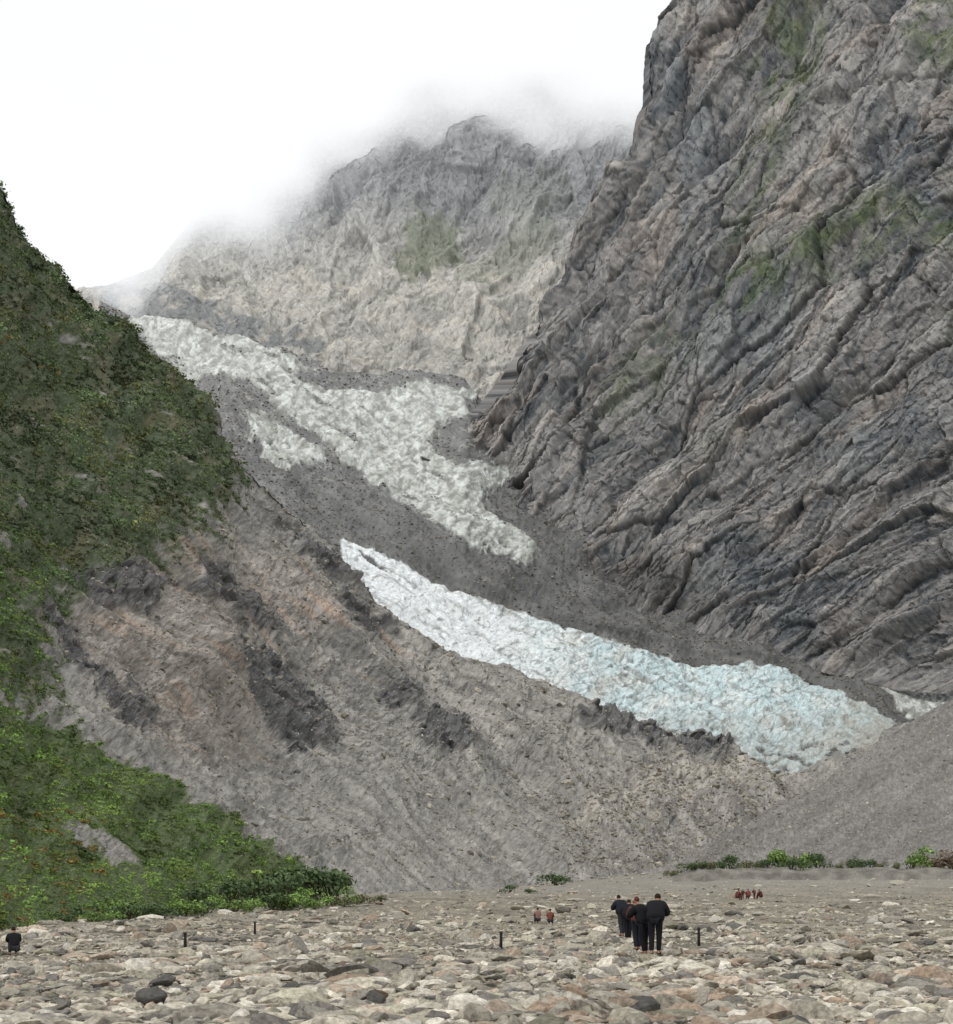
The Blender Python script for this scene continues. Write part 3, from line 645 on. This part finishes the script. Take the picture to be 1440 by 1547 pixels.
# ---------------------------------------------------------------- marker posts
m_post=flat_mat('dark_wood',(44,42,40),.85,12,.3,.005);m_cap=flat_mat('post_cap',(66,62,58),.7,12,.2,.002)
def frustum(r0,r1,z0,z1,n=10,wob=0):
    V=[];Fc=[]
    for z,r in ((z0,r0),((z0+z1)/2,(r0+r1)/2+wob),(z1-.01,r1),(z1,r1*.8)):
        for j in range(n):
            t=2*math.pi*j/n;V.append((r*math.cos(t),r*math.sin(t),z))
    for i in range(3):
        for j in range(n):Fc.append((i*n+j,i*n+(j+1)%n,(i+1)*n+(j+1)%n,(i+1)*n+j))
    Fc.append(tuple(range(n))[::-1]);Fc.append(tuple(range(3*n,4*n)));return V,Fc
def part(name,VF,mat,parent,smooth=True):
    me=bpy.data.meshes.new(name);me.from_pydata(VF[0],[],VF[1]);me.materials.append(mat)
    for p in me.polygons:p.use_smooth=smooth
    o=bpy.data.objects.new(name,me);COL.objects.link(o);o.parent=parent;return o
for px,py,hp,lb in POSTS:
    D=H*F/(py-HY);X=(px-CX)/F*D
    e=bpy.data.objects.new('marker_post',None);COL.objects.link(e);z0=gz(X,D);e.location=(X,D,z0);e.rotation_euler=(random.gauss(0,.03),random.gauss(0,.03),random.random())
    tag(e,lb,'post');h=max(H+(HY-(py-hp))/F*D-z0,.55)
    part('stake',frustum(.052,.044,-.15,h-.06,10,.003),m_post,e);part('cap',frustum(.06,.056,h-.062,h,12),m_cap,e)

# ---------------------------------------------------------------- people
def skin_obj(name,V,E,Rd,mat,parent,sub=2):
    me=bpy.data.meshes.new(name);me.from_pydata([tuple(v) for v in V],E,[])
    o=bpy.data.objects.new(name+'_src',me);COL.objects.link(o)
    o.modifiers.new('Skin','SKIN')
    sv=me.skin_vertices[0].data
    for i,r in enumerate(Rd):
        sv[i].radius=r if isinstance(r,tuple) else (r,r);sv[i].use_root=(i==0)
    ss=o.modifiers.new('Sub','SUBSURF');ss.levels=sub;ss.render_levels=sub
    dg=bpy.context.evaluated_depsgraph_get();dg.update()
    nm=bpy.data.meshes.new_from_object(o.evaluated_get(dg));nm.name=name
    bpy.data.objects.remove(o);bpy.data.meshes.remove(me)
    nm.materials.clear();nm.materials.append(mat)
    for p in nm.polygons:p.use_smooth=True
    n=bpy.data.objects.new(name,nm);COL.objects.link(n);n.parent=parent;return n
m_skin=flat_mat('skin',(150,112,94),.6,10,.1,.001)
cl={}
def cloth(name,rgb):
    if name not in cl:cl[name]=flat_mat(name,rgb,.9,14,.25,.004)
    return cl[name]
black=cloth('black_cloth',(28,28,32));navy=cloth('navy_cloth',(34,36,44));red=cloth('red_cloth',(112,64,56));maroon=cloth('maroon_cloth',(96,54,50));pink=cloth('pink_cloth',(128,98,92));dgrey=cloth('dark_grey_cloth',(50,50,54));rbrown=cloth('reddish_brown_cloth',(86,50,44))
boot=cloth('boot_leather',(44,38,34));hairb=cloth('brown_hair',(44,34,28));haira=cloth('auburn_hair',(84,50,38))
def person(px,D,yaw,label,jacket,trous,hair,lean=.1,sit=False,stride=.12,spread=.1,arms='down',z=None,scale=1,group=None,bulk=1.0):
    X=(px-CX)/F*D
    e=bpy.data.objects.new('person',None);COL.objects.link(e);e.location=(X,D,(gz(X,D) if z is None else z)+.03);e.rotation_euler=(0,0,yaw);e.scale=(scale,)*3
    tag(e,label,'person',group)
    hz=.34 if sit else .93
    V3=lambda *a:Vector(a)
    d=V3(0,math.sin(lean),math.cos(lean));fw=V3(0,math.cos(lean),-math.sin(lean));hip=V3(0,0,hz)
    hl=.9*lean+.1;dh=V3(0,math.sin(hl),math.cos(hl));fh=V3(0,math.cos(hl),-math.sin(hl))
    neck=hip+d*.53;hb=neck+dh*.09;hc=hb+dh*.10;ht=hc+dh*.07
    J={'hip':hip,'sp':hip+d*.18,'ch':hip+d*.38,'nb':hip+d*.49}
    legs=[];armsJ=[]
    for sgn in(-1,1):
        h=hip+V3(sgn*.1,0,-.04)
        if sit: kn=V3(sgn*(.12+spread*.5),.40,.50);an=V3(sgn*(.11+spread*.5),.46,.09)
        else:
            kn=V3(sgn*(.1+spread*.5),.04+sgn*stride*.5,.5);an=V3(sgn*(.1+spread),sgn*stride-.02,.09)
        toe=an+V3(sgn*.02,.17,-.05);heel=an+V3(0,-.05,-.05);legs.append((h,kn,an,toe,heel))
        sh=hip+d*.46+V3(sgn*.18,0,0)
        if arms=='down': el=sh+V3(sgn*.07,.0,-.29);wr=el+V3(0,.06,-.25)
        elif arms=='front': el=sh+V3(sgn*.06,.16,-.23);wr=el+V3(-sgn*.14,.19,.02)
        else: el=sh+V3(sgn*.05,.16,-.22);wr=kn+V3(0,-.02,.09) if sit else el+V3(-sgn*.02,.2,-.14)
        armsJ.append((sh,el,wr))
    V=[hip,J['sp'],J['ch'],J['nb'],hb,hc,ht];E=[(0,1),(1,2),(2,3),(3,4),(4,5),(5,6)];R=[(.13,.10),(.12,.09),(.14,.10),(.07,.06),(.05,.05),(.078,.092),(.062,.075)]
    def add(p,par,r): V.append(p);R.append(r);E.append((par,len(V)-1));return len(V)-1
    add(hc+fh*.112-dh*.02,5,(.013,.013));
    for sgn in(-1,1): add(hc+V3(sgn*.088,0,0)-dh*.01,5,(.012,.018))
    for i,(h,kn,an,toe,heel) in enumerate(legs):
        a=add(h,0,(.085,.085));b=add(kn,a,(.058,.058));c=add(an,b,(.04,.04));add(toe,c,(.038,.028));add(heel,c,(.03,.03))
    for (sh,el,wr),sgn in zip(armsJ,(-1,1)):
        a=add(sh,2,(.055,.055));b=add(el,a,(.04,.04));c=add(wr,b,(.026,.022))
        dr=(wr-el).normalized();sd=V3(1,0,0);sd=(sd-dr*sd.dot(dr)).normalized();nn=dr.cross(sd)
        pm=add(wr+dr*.06,c,(.03,.018))
        for q,(off,l) in enumerate([(-.027,.06),(-.009,.075),(.009,.07),(.027,.055)]):
            k1=add(wr+dr*.10+sd*off,pm,(.009,.009));k2=add(wr+dr*(.10+l*.5)+sd*off*1.1+nn*.006*sgn,k1,(.008,.008));add(wr+dr*(.10+l*.9)+sd*off*1.1+nn*.022*sgn,k2,(.007,.007))
        t1=add(wr+dr*.045+fw*.035,c,(.01,.01));add(wr+dr*.085+fw*.05,t1,(.009,.009))
    skin_obj('body',V,E,R,m_skin,e,2)
    B=bulk
    V=[hip-d*.10,J['sp'],J['ch']-fw*.03*(B-1)*3,J['nb']+d*.03,neck+dh*.05-fh*.02];E=[(0,1),(1,2),(2,3),(3,4)];R=[(.19*B,.16*B),(.185*B,.16*B),(.19*B,.18*B),(.13*B,.12*B),(.095,.095)]
    for sh,el,wr in armsJ:
        a=add(sh,2,(.10*B,.10*B));b=add(el,a,(.075*B,.075*B));add(wr-(wr-el).normalized()*.02,b,(.05,.05))
    skin_obj('jacket',V,E,R,jacket,e,2)
    V=[hip+d*.02];E=[];R=[(.155,.13)]
    for h,kn,an,toe,heel in legs:
        a=add(h,0,(.12,.12));b=add(kn,a,(.082,.082));add(an,b,(.066,.066))
    skin_obj('trousers',V,E,R,trous,e,2)
    for h,kn,an,toe,heel in legs:
        V=[heel];E=[];R=[(.045,.045)];a=add(an+V3(0,.02,-.035),0,(.052,.05));add(toe,a,(.046,.036))
        skin_obj('boot',V,E,R,boot,e,2)
    V=[hc-fh*.035-dh*.08,hc-fh*.035+dh*.03,hc+dh*.065-fh*.005];E=[(0,1),(1,2)];R=[(.082,.066),(.093,.085),(.08,.082)]
    skin_obj('hair',V,E,R,hair,e,2)
    return e
Dg=H*F/(1447-HY)
person(974,Dg,.6,'person in dark jacket with auburn hair, left one of the front pair',black,black,haira,lean=.5,stride=.03,spread=-.05,arms='front',scale=.98,bulk=1.3)
person(990,Dg-.5,-.3,'person in bulky black jacket leaning forward, right one of the front pair',black,black,hairb,lean=.7,stride=.08,spread=-.02,arms='front',scale=1.07,bulk=1.45)
person(940,46,.3,'person in bulky navy jacket standing farther back, leftmost of the group',navy,dgrey,hairb,lean=.5,stride=.05,spread=-.05,arms='front',scale=1.0,bulk=1.5)
person(949,43,-.2,'person in black jacket stooping beside the navy jacket',black,black,hairb,lean=.7,stride=.03,spread=-.05,arms='front',scale=.97,bulk=1.5)
person(963,36,.1,'person in reddish brown jacket half hidden behind the front pair',rbrown,navy,haira,lean=.45,arms='front',stride=.03,spread=-.05,scale=.96,bulk=1.2)
person(813,66,.2,'person in pink jacket sitting low on the stones, left one of two',pink,dgrey,hairb,lean=.2,sit=True,arms='knee',scale=.8,spread=0)
person(831,65,-.2,'person in red jacket sitting low on the stones, right one of two',red,dgrey,hairb,lean=.2,sit=True,arms='knee',scale=.8,spread=0)
person(22,31.8,.5,'person in dark clothes sitting on the stones at the left edge',black,dgrey,hairb,lean=.5,sit=True,arms='knee',scale=.74,bulk=1.1,spread=0)
for i,(px,jk,ds) in enumerate([(1114,maroon,'maroon jacket, leftmost'),(1122,rbrown,'brown jacket, second from left'),(1131,red,'red jacket, third from left'),(1140,maroon,'maroon jacket, fourth from left'),(1150,rbrown,'brown jacket, rightmost')]):
    person(px,136+i*1.0,.5*i-1,'tiny distant person in '+ds+' of the low far group',jk,rbrown,hairb,lean=.3,sit=(i%2==0),arms='knee' if i%2==0 else 'front',spread=0,stride=.04,scale=(1.1 if i%2==0 else .72),bulk=1.5)

# ---------------------------------------------------------------- light, world, camera
w=bpy.data.worlds.new('World');bpy.context.scene.world=w;w.use_nodes=True;nt=w.node_tree;N=nt.nodes;L=nt.links
bg=N['Background'];sky=N.new('ShaderNodeTexSky');sky.sky_type='NISHITA';sky.sun_disc=False;sky.sun_elevation=math.radians(52);sky.sun_rotation=math.radians(230)
sc=N.new('ShaderNodeVectorMath');sc.operation='SCALE';sc.inputs['Scale'].default_value=.1;L.new(sky.outputs[0],sc.inputs[0])
tc=N.new('ShaderNodeTexCoord');nz=N.new('ShaderNodeTexNoise');nz.inputs['Scale'].default_value=2.5;nz.inputs['Detail'].default_value=4;L.new(tc.outputs['Generated'],nz.inputs['Vector'])
cr=N.new('ShaderNodeValToRGB');cr.color_ramp.elements[0].color=(1.03,1.05,1.06,1);cr.color_ramp.elements[1].color=(1.1,1.1,1.1,1);L.new(nz.outputs['Fac'],cr.inputs[0])
mx=N.new('ShaderNodeMix');mx.data_type='RGBA';mx.inputs[0].default_value=.93;L.new(sc.outputs[0],mx.inputs[6]);L.new(cr.outputs[0],mx.inputs[7]);L.new(mx.outputs[2],bg.inputs['Color']);bg.inputs['Strength'].default_value=1.0
sl=bpy.data.lights.new('sun','SUN');sl.energy=1.5;sl.angle=math.radians(10);sl.color=(1,.98,.95);so=bpy.data.objects.new('sun',sl);COL.objects.link(so);so.rotation_euler=(math.radians(38),0,math.radians(-50))
cam=bpy.data.cameras.new('camera');co=bpy.data.objects.new('camera',cam);COL.objects.link(co);co.location=(0,0,H);co.rotation_euler=(math.radians(90),0,0)
cam.sensor_fit='HORIZONTAL';cam.sensor_width=36;cam.lens=36*F/1440;cam.shift_y=(HY-1547/2)/1440;cam.clip_end=9000;cam.clip_start=.1
s=bpy.context.scene;s.camera=co;s.view_settings.view_transform='Standard';s.view_settings.look='None';s.view_settings.exposure=0
